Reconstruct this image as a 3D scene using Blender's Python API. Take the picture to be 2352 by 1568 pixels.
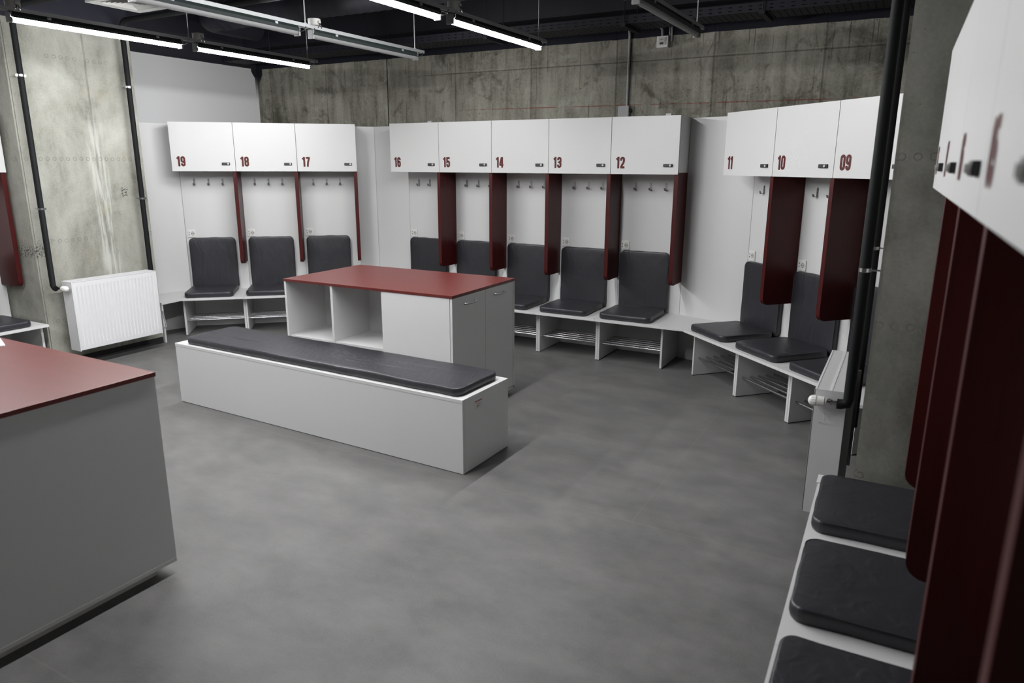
import bpy, bmesh, math, random
from mathutils import Vector, Matrix, noise
random.seed(7)
PI = math.pi
S = bpy.context.scene
for o in list(bpy.data.objects):
    bpy.data.objects.remove(o, do_unlink=True)
C = S.collection

# ------------------------------------------------------------ camera, world, exposure
cam_d = bpy.data.cameras.new('camera'); cam = bpy.data.objects.new('camera', cam_d); C.objects.link(cam)
F_PX, PITCH, ROLL, YAW, CAM_H = 1631.44, -0.2442, 0.0036, 0.5017, 1.7208
cam_d.sensor_width = 36.0; cam_d.sensor_fit = 'HORIZONTAL'; cam_d.lens = F_PX / 2352 * 36.0
cam_d.clip_start = 0.01
_f = Vector((-math.sin(YAW) * math.cos(PITCH), math.cos(YAW) * math.cos(PITCH), math.sin(PITCH)))
_u = Vector((math.sin(YAW) * math.sin(PITCH), -math.cos(YAW) * math.sin(PITCH), math.cos(PITCH)))
_r = Vector((math.cos(YAW), math.sin(YAW), 0))
rt = _r * math.cos(ROLL) + _u * math.sin(ROLL); up = -_r * math.sin(ROLL) + _u * math.cos(ROLL)
M = Matrix.Identity(4)
for i in range(3):
    M[i][0] = rt[i]; M[i][1] = up[i]; M[i][2] = -_f[i]; M[i][3] = (0, 0, CAM_H)[i]
cam.matrix_world = M
cam_d.dof.use_dof = True; cam_d.dof.focus_distance = 5.2; cam_d.dof.aperture_fstop = 3.2
S.camera = cam
w = bpy.data.worlds.new('world'); S.world = w; w.use_nodes = True
w.node_tree.nodes['Background'].inputs[0].default_value = (0.02, 0.02, 0.022, 1)
w.node_tree.nodes['Background'].inputs[1].default_value = 0.3
S.view_settings.view_transform = 'Standard'; S.view_settings.look = 'None'
S.view_settings.gamma = 1.0; S.view_settings.use_curve_mapping = False
S.view_settings.exposure = 0.0
TUBE_EMIT = 238.0          # strength of the lit diffusers

# ------------------------------------------------------------ materials
def srgb(r, g, b):
    f = lambda c: (c / 255 / 12.92) if c / 255 <= 0.04045 else ((c / 255 + 0.055) / 1.055) ** 2.4
    return (f(r), f(g), f(b), 1)
def mat(name, col, rough=0.5, metal=0.0, spec=0.5, coat=0.0):
    m = bpy.data.materials.new(name); m.use_nodes = True
    b = m.node_tree.nodes['Principled BSDF']
    b.inputs['Base Color'].default_value = col; b.inputs['Roughness'].default_value = rough
    b.inputs['Metallic'].default_value = metal; b.inputs['Specular IOR Level'].default_value = spec
    b.inputs['Coat Weight'].default_value = coat
    return m
class NT:
    """small helper that writes shader nodes"""
    def __init__(s, m): s.m = m; s.t = m.node_tree; s.b = s.t.nodes['Principled BSDF']
    def n(s, typ, **k):
        x = s.t.nodes.new(typ)
        for a, v in k.items(): setattr(x, a, v)
        return x
    def put(s, sock, v):
        if isinstance(v, bpy.types.NodeSocket): s.t.links.new(v, sock)
        else: sock.default_value = v
    def math(s, op, a, b=None, c=None, clamp=False):
        x = s.n('ShaderNodeMath', operation=op, use_clamp=clamp)
        for i, v in enumerate((a, b, c)):
            if v is not None: s.put(x.inputs[i], v)
        return x.outputs[0]
    def pos(s):
        x = s.n('ShaderNodeTexCoord').outputs['Object']
        sp = s.n('ShaderNodeSeparateXYZ'); s.t.links.new(x, sp.inputs[0])
        return x, sp.outputs[0], sp.outputs[1], sp.outputs[2]
    def vec(s, x, y, z):
        c = s.n('ShaderNodeCombineXYZ'); s.put(c.inputs[0], x); s.put(c.inputs[1], y); s.put(c.inputs[2], z); return c.outputs[0]
    def scale(s, v, sc):
        m_ = s.n('ShaderNodeMapping'); s.t.links.new(v, m_.inputs[0]); m_.inputs['Scale'].default_value = sc; return m_.outputs[0]
    def noise(s, v, sc, det=4, rough=0.55, dist=0.0):
        x = s.n('ShaderNodeTexNoise'); s.put(x.inputs['Vector'], v)
        x.inputs['Scale'].default_value = sc; x.inputs['Detail'].default_value = det
        x.inputs['Roughness'].default_value = rough; x.inputs['Distortion'].default_value = dist
        return x.outputs[0]
    def ramp(s, v, stops):
        x = s.n('ShaderNodeValToRGB'); s.put(x.inputs[0], v); e = x.color_ramp.elements
        for i, (p, c) in enumerate(stops):
            el = e[i] if i < 2 else e.new(p)
            el.position = p; el.color = c if len(c) == 4 else (*c, 1)
        return x.outputs[0]
    def mix(s, f, a, b, mode='MIX'):
        x = s.n('ShaderNodeMix', data_type='RGBA', blend_type=mode)
        s.put(x.inputs[0], f); s.put(x.inputs[6], a); s.put(x.inputs[7], b); return x.outputs[2]
    def bump(s, h, strength=0.2, dist=0.01):
        x = s.n('ShaderNodeBump'); s.put(x.inputs['Height'], h)
        x.inputs['Strength'].default_value = strength; x.inputs['Distance'].default_value = dist
        s.t.links.new(x.outputs[0], s.b.inputs['Normal'])
    def step(s, v, a, b):  # smooth 0..1 between a and b
        x = s.n('ShaderNodeMapRange', interpolation_type='SMOOTHSTEP'); s.put(x.inputs[0], v)
        x.inputs[1].default_value = a; x.inputs[2].default_value = b; return x.outputs[0]
    def line(s, v, c, wd):  # 1 at v==c falling to 0 at distance wd
        d = s.math('ABSOLUTE', s.math('SUBTRACT', v, c))
        return s.math('SUBTRACT', 1.0, s.step(d, wd * 0.4, wd))
def bw(v): return (v, v, v, 1)

white = mat('white_laminate', (0.60, 0.60, 0.597, 1), 0.42)
n_ = NT(white); v, x, y, z = n_.pos()
n_.bump(n_.noise(v, 900, 2), 0.04, 0.0005)
white_edge = mat('white_edge_band', (0.56, 0.56, 0.545, 1), 0.5)
white_paint = mat('white_radiator_enamel', (0.66, 0.66, 0.67, 1), 0.32)
n_ = NT(white_paint); v, x, y, z = n_.pos(); n_.bump(n_.noise(v, 300, 2), 0.06, 0.0006)
white_plastic = mat('white_plastic', (0.70, 0.695, 0.675, 1), 0.35)
jbox_plastic = mat('dull_white_plastic', (0.30, 0.30, 0.285, 1), 0.45)
gasket = mat('dark_gap', (0.02, 0.02, 0.02, 1), 0.8)
maroon = mat('maroon_laminate', (0.05, 0.0045, 0.004, 1), 0.40, spec=0.30)
n_ = NT(maroon); v, x, y, z = n_.pos()
g = n_.noise(n_.scale(v, (3, 40, 3)), 2.0, 5, 0.6)
n_.put(n_.b.inputs['Base Color'], n_.ramp(g, [(0.3, (0.046, 0.0040, 0.0040)), (0.7, (0.062, 0.0054, 0.0052))]))
n_.bump(n_.noise(v, 500, 3), 0.10, 0.0006)
maroon_top = mat('maroon_table_laminate', (0.13, 0.016, 0.013, 1), 0.33, spec=0.5)
n_ = NT(maroon_top); v, x, y, z = n_.pos()
g = n_.noise(n_.scale(v, (2, 14, 2)), 2.5, 5, 0.6)
n_.put(n_.b.inputs['Base Color'], n_.ramp(g, [(0.3, (0.092, 0.0105, 0.0085)), (0.7, (0.115, 0.0135, 0.011))]))
n_.bump(n_.noise(v, 600, 3), 0.10, 0.0006)
maroon_ink = mat('maroon_vinyl_number', (0.085, 0.012, 0.010, 1), 0.45, spec=0.3)

fabric = mat('charcoal_leatherette', (0.030, 0.031, 0.037, 1), 0.43, spec=0.62)
n_ = NT(fabric); v, x, y, z = n_.pos()
fold = n_.noise(n_.scale(v, (9, 9, 3)), 1.6, 3, 0.5, 0.8)
fine = n_.noise(v, 420, 2)
n_.bump(n_.math('ADD', n_.math('MULTIPLY', fold, 1.0), n_.math('MULTIPLY', fine, 0.03)), 0.45, 0.012)
n_.put(n_.b.inputs['Base Color'], n_.ramp(n_.noise(v, 3, 3), [(0.3, (0.0165, 0.0165, 0.0215)), (0.7, (0.021, 0.021, 0.027))]))
piping_mat = mat('charcoal_piping', (0.030, 0.030, 0.036, 1), 0.45, spec=0.6)

chrome = mat('chrome', (0.50, 0.50, 0.51, 1), 0.24, 1.0)
steel = mat('brushed_steel', (0.25, 0.25, 0.25, 1), 0.38, 0.75)
galv = mat('galvanised_steel', (0.27, 0.275, 0.28, 1), 0.5, 0.6)
black_plastic = mat('black_plastic', (0.012, 0.012, 0.013, 1), 0.35)
black_foam = mat('black_pipe_insulation', (0.0055, 0.0065, 0.0068, 1), 0.7, spec=0.22)
wheel_mat = mat('dark_code_wheels', (0.05, 0.05, 0.05, 1), 0.4)
dial_mat = mat('pale_dial', (0.60, 0.60, 0.58, 1), 0.3, 0.3)
ceil_paint = mat('navy_ceiling_paint', (0.0115, 0.012, 0.0185, 1), 0.7)
n_ = NT(ceil_paint); v, x, y, z = n_.pos()
n_.put(n_.b.inputs['Base Color'], n_.ramp(n_.noise(v, 2.2, 5), [(0.3, (0.010, 0.0105, 0.016)), (0.75, (0.016, 0.0165, 0.025))]))
n_.bump(n_.noise(v, 60, 4), 0.25, 0.004)
duct_paint = mat('navy_duct_paint', (0.013, 0.0135, 0.019, 1), 0.6, spec=0.25)
grey_conduit = mat('grey_pvc_conduit', (0.34, 0.34, 0.34, 1), 0.45)
grey_wall = mat('grey_painted_plaster', (0.36, 0.36, 0.365, 1), 0.8)
n_ = NT(grey_wall); v, x, y, z = n_.pos(); n_.bump(n_.noise(v, 120, 3), 0.15, 0.002)
vent_mat = mat('white_vent_metal', (0.24, 0.24, 0.23, 1), 0.5)
lens_off = mat('unlit_diffuser', (0.15, 0.15, 0.15, 1), 0.45, spec=0.2)
lens_clear = mat('smoky_clear_housing', (0.014, 0.018, 0.018, 1), 0.5, 0.0, 0.12)
paper_mat = mat('white_paper', (0.72, 0.72, 0.72, 1), 0.8)
red_mark = mat('red_print', (0.30, 0.045, 0.02, 1), 0.6)
label_mat = mat('label_film', (0.56, 0.55, 0.53, 1), 0.3)
tube_on = mat('lit_diffuser', (0.9, 0.9, 0.9, 1), 0.4)
b = tube_on.node_tree.nodes['Principled BSDF']
b.inputs['Emission Color'].default_value = (0.985, 0.99, 0.995, 1); b.inputs['Emission Strength'].default_value = TUBE_EMIT
rubber_black = mat('black_rubber', (0.012, 0.012, 0.012, 1), 0.7)

# floor: dark grey vinyl sheet with soft mottling and welded seams
floor_m = mat('grey_vinyl_floor', (0.1, 0.1, 0.1, 1), 0.5, spec=0.35)
n_ = NT(floor_m); v, x, y, z = n_.pos()
big = n_.noise(n_.scale(v, (1.0, 1.7, 1)), 2.6, 6, 0.6, 0.2)
mid = n_.noise(v, 14, 4, 0.6)
fine = n_.noise(v, 150, 4, 0.8)
val = n_.math('ADD', n_.math('MULTIPLY', big, 0.45), n_.math('ADD', n_.math('MULTIPLY', mid, 0.2), n_.math('MULTIPLY', fine, 0.35)))
col = n_.ramp(val, [(0.36, (0.092, 0.091, 0.089)), (0.50, (0.132, 0.130, 0.127)), (0.64, (0.176, 0.173, 0.169))])
seam = n_.line(n_.math('FRACT', n_.math('ADD', n_.math('DIVIDE', n_.math('SUBTRACT', y, 3.10), 2.0), 0.5)), 0.5, 0.0022)
seam2 = n_.line(x, -1.02, 0.003)
sm = n_.math('MAXIMUM', seam, n_.math('MULTIPLY', seam2, n_.step(y, 3.1, 3.12)))
n_.put(n_.b.inputs['Base Color'], n_.mix(n_.math('MULTIPLY', sm, 0.40), col, (0.20, 0.19, 0.16, 1)))
n_.put(n_.b.inputs['Roughness'], n_.ramp(mid, [(0.3, bw(0.44)), (0.7, bw(0.56))]))
n_.bump(fine, 0.12, 0.001)

# concrete: column faces (pale, form marks in rows) and the back wall (dark, stained, jointed)
def concrete_column(name, tint=1.0):
    m = mat(name, (0.3, 0.3, 0.27, 1), 0.75, spec=0.25); n = NT(m); v, x, y, z = n.pos()
    a = n.noise(v, 1.8, 6, 0.62, 0.5); b_ = n.noise(n.scale(v, (1, 1, 0.35)), 6, 5, 0.6); f_ = n.noise(v, 70, 4, 0.65)
    val = n.math('ADD', n.math('MULTIPLY', a, 0.55), n.math('ADD', n.math('MULTIPLY', b_, 0.3), n.math('MULTIPLY', f_, 0.15)))
    k = tint
    col = n.ramp(val, [(0.36, (0.165 * k, 0.163 * k, 0.138 * k)), (0.47, (0.29 * k, 0.288 * k, 0.252 * k)), (0.55, (0.36 * k, 0.357 * k, 0.318 * k)), (0.68, (0.47 * k, 0.462 * k, 0.415 * k))])
    # vertical joint with lime streak
    wob = n.math('ADD', y, n.math('MULTIPLY', n.noise(n.vec(0.0, 0.0, z), 2.0, 3), 0.05))
    col = n.mix(n.math('MULTIPLY', n.line(wob, 3.92, 0.012), n.math('MULTIPLY', n.noise(v, 8, 3), 0.9)), col, (0.10, 0.10, 0.09, 1))
    wide = n.line(wob, 3.93, 0.11)
    streak = n.math('MULTIPLY', n.math('MULTIPLY', wide, n.step(n.noise(n.scale(v, (1, 14, 1.2)), 2.5, 4), 0.42, 0.62)), n.math('SUBTRACT', 1.0, n.step(z, 1.7, 2.3)))
    col = n.mix(n.math('MULTIPLY', streak, 0.65), col, (0.55 * k, 0.55 * k, 0.51 * k, 1))
    # rows of round form marks
    cy = n.math('MULTIPLY', n.math('SUBTRACT', n.math('FRACT', n.math('DIVIDE', n.math('ADD', y, x), 0.056)), 0.5), 0.056)
    rings = None
    for zc in (2.567, 1.75, 1.075, 0.40):
        dz = n.math('SUBTRACT', z, n.math('ADD', zc, n.math('MULTIPLY', n.math('SUBTRACT', n.noise(v, 2.5, 2), 0.5), 0.03)))
        d = n.math('SQRT', n.math('ADD', n.math('MULTIPLY', cy, cy), n.math('MULTIPLY', dz, dz)))
        r_ = n.line(d, 0.0135, 0.0045)
        rings = r_ if rings is None else n.math('MAXIMUM', rings, r_)
    keep = n.step(n.noise(v, 5, 2), 0.42, 0.55)
    rings = n.math('MULTIPLY', rings, keep)
    col = n.mix(n.math('MULTIPLY', rings, 0.45), col, (0.11, 0.11, 0.10, 1))
    # rusty ochre tint and grey cloud patches
    col = n.mix(n.math('MULTIPLY', n.step(n.noise(v, 3.3, 3), 0.60, 0.76), 0.28), col, (0.36 * k, 0.30 * k, 0.16 * k, 1))
    # pores
    vo = n.n('ShaderNodeTexVoronoi'); n.put(vo.inputs['Vector'], v); vo.inputs['Scale'].default_value = 38
    dots = n.math('MULTIPLY', n.math('SUBTRACT', 1.0, n.step(vo.outputs['Distance'], 0.05, 0.11)), n.step(n.noise(v, 11, 2), 0.52, 0.6))
    col = n.mix(n.math('MULTIPLY', dots, 0.8), col, (0.05, 0.05, 0.045, 1))
    # honeycombed patch low on the near corner
    pd = n.math('SQRT', n.math('ADD', n.math('POWER', n.math('SUBTRACT', y, 3.30), 2.0), n.math('POWER', n.math('SUBTRACT', z, 1.0), 2.0)))
    pit = n.math('MULTIPLY', n.math('MULTIPLY', n.math('SUBTRACT', 1.0, n.step(pd, 0.03, 0.085)), n.math('SUBTRACT', 1.0, n.step(x, -4, -3))), n.step(n.noise(v, 60, 4), 0.50, 0.58))
    col = n.mix(n.math('MULTIPLY', pit, 0.85), col, (0.03, 0.03, 0.03, 1))
    mk_ = n.math('MULTIPLY', n.math('MULTIPLY', n.line(y, 4.11, 0.045), n.line(z, 1.463, 0.055)), n.step(n.noise(v, 95, 2), 0.52, 0.56))
    mk_ = n.math('MULTIPLY', mk_, n.math('SUBTRACT', 1.0, n.step(x, -4, -3)))
    col = n.mix(mk_, col, (0.01, 0.01, 0.01, 1))
    # navy ceiling paint carried down over the column head, ragged edge
    zed = n.math('ADD', z, n.math('MULTIPLY', n.noise(v, 9, 3), 0.012))
    head = n.step(zed, 2.822, 2.828)
    col = n.mix(head, col, (0.013, 0.0135, 0.021, 1))
    n.put(n.b.inputs['Base Color'], col)
    n.bump(n.math('ADD', n.math('MULTIPLY', f_, 0.5), n.math('SUBTRACT', n.math('MULTIPLY', val, 1.0), n.math('ADD', n.math('MULTIPLY', rings, 0.5), dots))), 0.35, 0.006)
    return m
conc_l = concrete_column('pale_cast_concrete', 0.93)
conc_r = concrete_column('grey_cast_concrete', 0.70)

def concrete_wall(name):
    m = mat(name, (0.2, 0.2, 0.18, 1), 0.8, spec=0.2); n = NT(m); v, x, y, z = n.pos()
    a = n.noise(v, 1.1, 6, 0.6, 0.6); b_ = n.noise(n.scale(v, (1, 1, 0.12)), 13, 5, 0.65, 0.1); f_ = n.noise(v, 60, 4, 0.65)
    val = n.math('ADD', n.math('MULTIPLY', a, 0.44), n.math('ADD', n.math('MULTIPLY', b_, 0.36), n.math('MULTIPLY', f_, 0.20)))
    col = n.ramp(val, [(0.38, (0.095, 0.091, 0.068)), (0.46, (0.21, 0.202, 0.165)), (0.54, (0.31, 0.299, 0.250)), (0.66, (0.43, 0.415, 0.355))])
    # dark damp stains
    st = n.step(n.noise(n.scale(v, (1, 1, 1.3)), 2.3, 5, 0.6, 0.8), 0.56, 0.70)
    col = n.mix(n.math('MULTIPLY', st, 0.70), col, (0.055, 0.052, 0.036, 1))
    st2 = n.step(n.noise(n.scale(n.vec(n.math('ADD', x, 7.0), y, z), (1, 1, .8)), 5.5, 5, 0.65, 1.2), 0.56, 0.66)
    col = n.mix(n.math('MULTIPLY', st2, 0.45), col, (0.050, 0.047, 0.034, 1))
    pale = n.step(n.noise(n.scale(n.vec(n.math('ADD', x, 31.0), y, z), (1, 1, 1.4)), 3.4, 6, 0.65, 1.5), 0.55, 0.68)
    col = n.mix(n.math('MULTIPLY', pale, 0.40), col, (0.44, 0.43, 0.385, 1))
    # thin vertical runs
    run = n.step(n.noise(n.vec(n.math('MULTIPLY', x, 22.0), 0.0, n.math('MULTIPLY', z, 0.9)), 1.4, 3, 0.6), 0.61, 0.70)
    col = n.mix(n.math('MULTIPLY', run, 0.7), col, (0.05, 0.047, 0.037, 1))
    run2 = n.step(n.noise(n.vec(n.math('MULTIPLY', x, 26.0), 3.7, n.math('MULTIPLY', z, 1.3)), 1.5, 3, 0.6), 0.63, 0.71)
    col = n.mix(n.math('MULTIPLY', run2, 0.4), col, (0.36, 0.35, 0.31, 1))
    # lime bloom around the joint height to the right
    lb = n.math('MULTIPLY', n.line(z, 2.56, 0.22), n.step(n.noise(n.scale(v, (1, 1, 3)), 2.6, 5, 0.6, 1.0), 0.50, 0.66))
    col = n.mix(n.math('MULTIPLY', lb, 0.22), col, (0.36, 0.355, 0.32, 1))
    # vertical formwork joints every 0.875 m from x = -5.10
    fx = n.math('MULTIPLY', n.math('SUBTRACT', n.math('FRACT', n.math('ADD', n.math('DIVIDE', n.math('SUBTRACT', x, -5.10), 0.875), 0.5)), 0.5), 0.875)
    jit = n.math('ADD', fx, n.math('MULTIPLY', n.math('SUBTRACT', n.noise(n.vec(x, 0.0, n.math('MULTIPLY', z, 9.0)), 2.0, 4), 0.5), 0.012))
    j = n.line(jit, 0.0, 0.011)
    first = n.line(x, -5.10, 0.05)
    col = n.mix(n.math('MULTIPLY', j, n.math('ADD', 0.45, n.math('MULTIPLY', first, 0.5))), col, (0.035, 0.033, 0.027, 1))
    edge = n.math('MULTIPLY', n.step(fx, 0.0, 0.02), n.math('SUBTRACT', 1.0, n.step(fx, 0.09, 0.16)))
    col = n.mix(n.math('MULTIPLY', edge, 0.18), col, (0.07, 0.066, 0.052, 1))
    # horizontal joint (right of x=-5.1) and red chalk line
    h = n.math('MULTIPLY', n.line(z, 2.618, 0.007), n.step(x, -5.1, -4.2))
    col = n.mix(n.math('MULTIPLY', h, 0.55), col, (0.05, 0.048, 0.038, 1))
    h2 = n.math('MULTIPLY', n.line(z, 2.634, 0.006), n.step(x, -5.1, -4.2))
    col = n.mix(n.math('MULTIPLY', h2, 0.4), col, (0.32, 0.31, 0.27, 1))
    rz = n.math('ADD', z, n.math('MULTIPLY', n.math('ADD', x, 4.1), 0.0065))
    rl = n.math('MULTIPLY', n.math('MULTIPLY', n.line(rz, 2.2605, 0.006), n.step(x, -4.3, -3.9)), n.step(n.noise(v, 7, 3), 0.36, 0.52))
    col = n.mix(n.math('MULTIPLY', rl, 0.7), col, (0.22, 0.028, 0.02, 1))
    vo = n.n('ShaderNodeTexVoronoi'); n.put(vo.inputs['Vector'], v); vo.inputs['Scale'].default_value = 17
    dots = n.math('MULTIPLY', n.math('SUBTRACT', 1.0, n.step(vo.outputs['Distance'], 0.05, 0.11)), n.step(n.noise(v, 6, 2), 0.48, 0.56))
    col = n.mix(n.math('MULTIPLY', dots, 0.85), col, (0.03, 0.03, 0.025, 1))
    head = n.step(n.math('ADD', z, n.math('MULTIPLY', n.noise(v, 9, 3), 0.012)), 2.815, 2.821)
    corner = n.math('SUBTRACT', 1.0, n.step(n.math('ADD', x, n.math('MULTIPLY', n.line(z, 2.86, 0.22), -0.06)), -7.045, -7.03))
    col = n.mix(n.math('MAXIMUM', head, n.math('MULTIPLY', corner, n.step(z, 2.45, 2.75))), col, (0.013, 0.0135, 0.021, 1))
    n.put(n.b.inputs['Base Color'], col)
    n.bump(n.math('SUBTRACT', n.math('MULTIPLY', val, 1.0), n.math('ADD', n.math('MULTIPLY', j, 0.5), n.math('ADD', dots, n.math('MULTIPLY', h, 0.4)))), 0.4, 0.008)
    return m
conc_wall = concrete_wall('stained_cast_concrete')
# side walls: grey plaster below, navy above
def plaster_wall(name):
    m = mat(name, (0.36, 0.36, 0.36, 1), 0.8); n = NT(m); v, x, y, z = n.pos()
    head = n.step(n.math('ADD', z, n.math('MULTIPLY', n.noise(v, 9, 3), 0.012)), 2.818, 2.824)
    corner = n.step(n.math('ADD', y, n.math('MULTIPLY', n.line(z, 2.86, 0.16), 0.05)), 6.435, 6.445)
    n.put(n.b.inputs['Base Color'], n.mix(n.math('MAXIMUM', head, n.math('MULTIPLY', corner, n.step(z, 2.45, 2.75))), (0.78, 0.78, 0.785, 1), (0.013, 0.0135, 0.021, 1)))
    n.bump(n.noise(v, 120, 3), 0.12, 0.002)
    return m
grey_dark = mat('grey_concrete_paint', (0.20, 0.20, 0.19, 1), 0.8)
plaster = plaster_wall('grey_plaster_with_navy_head')

# ------------------------------------------------------------ mesh helpers
def add_box(bm, x0, x1, y0, y1, z0, z1, bev=0.0):
    vs = [bm.verts.new((x, y, z)) for z in (z0, z1) for x, y in ((x0, y0), (x1, y0), (x1, y1), (x0, y1))]
    fs = [bm.faces.new([vs[i] for i in q]) for q in ((3, 2, 1, 0), (4, 5, 6, 7), (0, 1, 5, 4), (1, 2, 6, 5), (2, 3, 7, 6), (3, 0, 4, 7))]
    if bev > 0:
        es = list({e for f in fs for e in f.edges})
        bmesh.ops.bevel(bm, geom=es, offset=bev, segments=2, affect='EDGES', profile=0.7)
def add_prism(bm, pts, lo, hi, axis='z'):
    """extrude an outline; axis z: pts (x,y); axis x: pts (y,z) from x=lo to hi; axis y: pts (x,z)"""
    f = {'z': lambda p, t: (p[0], p[1], t), 'x': lambda p, t: (t, p[0], p[1]), 'y': lambda p, t: (p[0], t, p[1])}[axis]
    a = [bm.verts.new(f(p, lo)) for p in pts]; b_ = [bm.verts.new(f(p, hi)) for p in pts]
    n = len(pts)
    bm.faces.new(a); bm.faces.new(b_[::-1])
    for i in range(n): bm.faces.new((a[i], b_[i], b_[(i + 1) % n], a[(i + 1) % n]))
def add_tube(bm, path, r, seg=12, caps=True):
    path = [Vector(p) for p in path]; rings = []
    n = len(path); ref = None
    for i, p in enumerate(path):
        t = (path[min(i + 1, n - 1)] - path[max(i - 1, 0)]).normalized()
        if ref is None:
            ref = Vector((0, 0, 1)) if abs(t.z) < 0.9 else Vector((1, 0, 0))
        u = (ref - t * ref.dot(t)).normalized(); w_ = t.cross(u); ref = u
        rr = r[i] if isinstance(r, (list, tuple)) else r
        rings.append([bm.verts.new(p + u * rr * math.cos(2 * PI * k / seg) + w_ * rr * math.sin(2 * PI * k / seg)) for k in range(seg)])
    for a, b_ in zip(rings, rings[1:]):
        for k in range(seg): bm.faces.new((a[k], a[(k + 1) % seg], b_[(k + 1) % seg], b_[k]))
    if caps: bm.faces.new(rings[0][::-1]); bm.faces.new(rings[-1])
def bend(p0, p1, p2, r, n=6):
    """rounded corner at p1"""
    p0, p1, p2 = map(Vector, (p0, p1, p2)); a = p1 + (p0 - p1).normalized() * r; c = p1 + (p2 - p1).normalized() * r
    return [tuple((1 - t) ** 2 * a + 2 * t * (1 - t) * p1 + t * t * c) for t in [i / n for i in range(n + 1)]]
def rrect(x0, x1, y0, y1, r, n=7):
    pts = []
    for cx, cy, a0 in ((x1 - r, y0 + r, -PI / 2), (x1 - r, y1 - r, 0), (x0 + r, y1 - r, PI / 2), (x0 + r, y0 + r, PI)):
        for i in range(n + 1):
            a = a0 + PI / 2 * i / n; pts.append((cx + r * math.cos(a), cy + r * math.sin(a)))
    return pts
def obj(name, bm, m, parent=None, smooth=False, angle=None):
    bmesh.ops.recalc_face_normals(bm, faces=bm.faces)
    me = bpy.data.meshes.new(name); bm.to_mesh(me); bm.free()
    if m: me.materials.append(m)
    if smooth:
        for p in me.polygons: p.use_smooth = True
        if angle: me.set_sharp_from_angle(angle=math.radians(angle))
    o = bpy.data.objects.new(name, me); C.objects.link(o)
    if parent: o.parent = parent
    return o
def boxobj(name, m, parent, *dims, bev=0.0015):
    bm = bmesh.new(); add_box(bm, *dims, bev=bev); return obj(name, bm, m, parent)
def tag(o, label, cat, group=None, kind=None):
    if label: o['label'] = label
    if cat: o['category'] = cat
    if group: o['group'] = group
    if kind: o['kind'] = kind
    return o
def thing(name, label, cat, loc=(0, 0, 0), rz=0.0, group=None):
    o = bpy.data.objects.new(name, None); C.objects.link(o); o.empty_display_size = 0.1
    o.location = loc; o.rotation_euler = (0, 0, rz); return tag(o, label, cat, group)
def kids(o): return [c for c in bpy.data.objects if c.parent == o]
def dup(root, loc, rz, label, group=None):
    r = root.copy(); C.objects.link(r); r.location = loc; r.rotation_euler = (0, 0, rz); r['label'] = label
    if group: r['group'] = group
    for ch in kids(root):
        c = ch.copy(); C.objects.link(c); c.parent = r
        for g_ in kids(ch):
            d = g_.copy(); C.objects.link(d); d.parent = c
    return r
def struct(name, bm, m, smooth=False):
    o = obj(name, bm, m, None, smooth); o['kind'] = 'structure'; return o
def wp(pts, M_):  # not used for cameras: local to world helper
    return [tuple(M_ @ Vector(p)) for p in pts]

# ------------------------------------------------------------ rows: origin (front left of the cabinets), direction
UW = 0.60
ROWS = {'A': (-6.4638, 4.7416, math.radians(41.27)), 'B': (-4.7141, 5.9876, 0.0),
        'C': (-1.3255, 5.9011, math.radians(-43.09)), 'D': (0.0700, 3.100, math.radians(-89.30)),
        'E': (-6.4950, 3.240 - 0.6 * 4, math.radians(90.0))}
ZB, ZT, ZS = 1.643, 2.117, 0.400      # cabinet bottom, cabinet top, bench top
BK = 0.30                              # back panel plane behind the cabinet front
BF = 0.27                              # bench front ahead of the cabinet front
def at(R, k, along=0.0, out=0.0, z=0.0):
    x0, y0, t = ROWS[R]; d = Vector((math.cos(t), math.sin(t))); n = Vector((d.y, -d.x))
    p = Vector((x0, y0)) + d * (k * UW + along) + n * out
    return (p.x, p.y, z)

# ------------------------------------------------------------ the room
XL, XR, YB, YF, ZC = -7.07, 0.66, 6.475, -2.6, 3.38
bm = bmesh.new(); add_box(bm, XL - .1, XR + .1, YF - .1, YB + .1, -0.1, 0.0); struct('floor', bm, floor_m)
bm = bmesh.new(); add_box(bm, XL - .1, XR + .1, YF - .1, YB + .1, ZC, ZC + 0.1); struct('ceiling', bm, ceil_paint)
bm = bmesh.new(); add_box(bm, XL, XR, YB, YB + 0.1, 0, ZC); struct('wall_back', bm, conc_wall)
bm = bmesh.new(); add_box(bm, XL - 0.1, XL, YF, YB, 0, ZC); struct('wall_left', bm, plaster)
bm = bmesh.new(); add_box(bm, XR, XR + 0.1, YF, YB, 0, ZC); struct('wall_right', bm, grey_dark)
bm = bmesh.new(); add_box(bm, XL, XR, YF - 0.1, YF, 0, ZC); struct('wall_front', bm, conc_wall)
# two concrete columns standing between the locker rows
def column(name, x0, x1, y0, y1, m, label):
    bm = bmesh.new(); add_box(bm, x0, x1, y0, y1, 0, ZC)
    vert = [e for e in bm.edges if abs(e.verts[0].co.z - e.verts[1].co.z) > 1]
    bmesh.ops.bevel(bm, geom=vert, offset=0.012, segments=2, affect='EDGES')
    o = struct(name, bm, m); o['label'] = label; return o
column('trim_1', XL, -6.30, 3.265, 4.335, conc_l, 'pale cast concrete column behind the left radiator')
column('trim_2', -0.07, XR, 3.265, 4.315, conc_r, 'grey cast concrete column behind the right radiator')
# thin black strip at the foot of the left column, under the radiator
bm = bmesh.new(); add_box(bm, -6.30, -6.285, 3.28, 4.31, 0.0, 0.06); o = struct('black_strip_left', bm, rubber_black)

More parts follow.
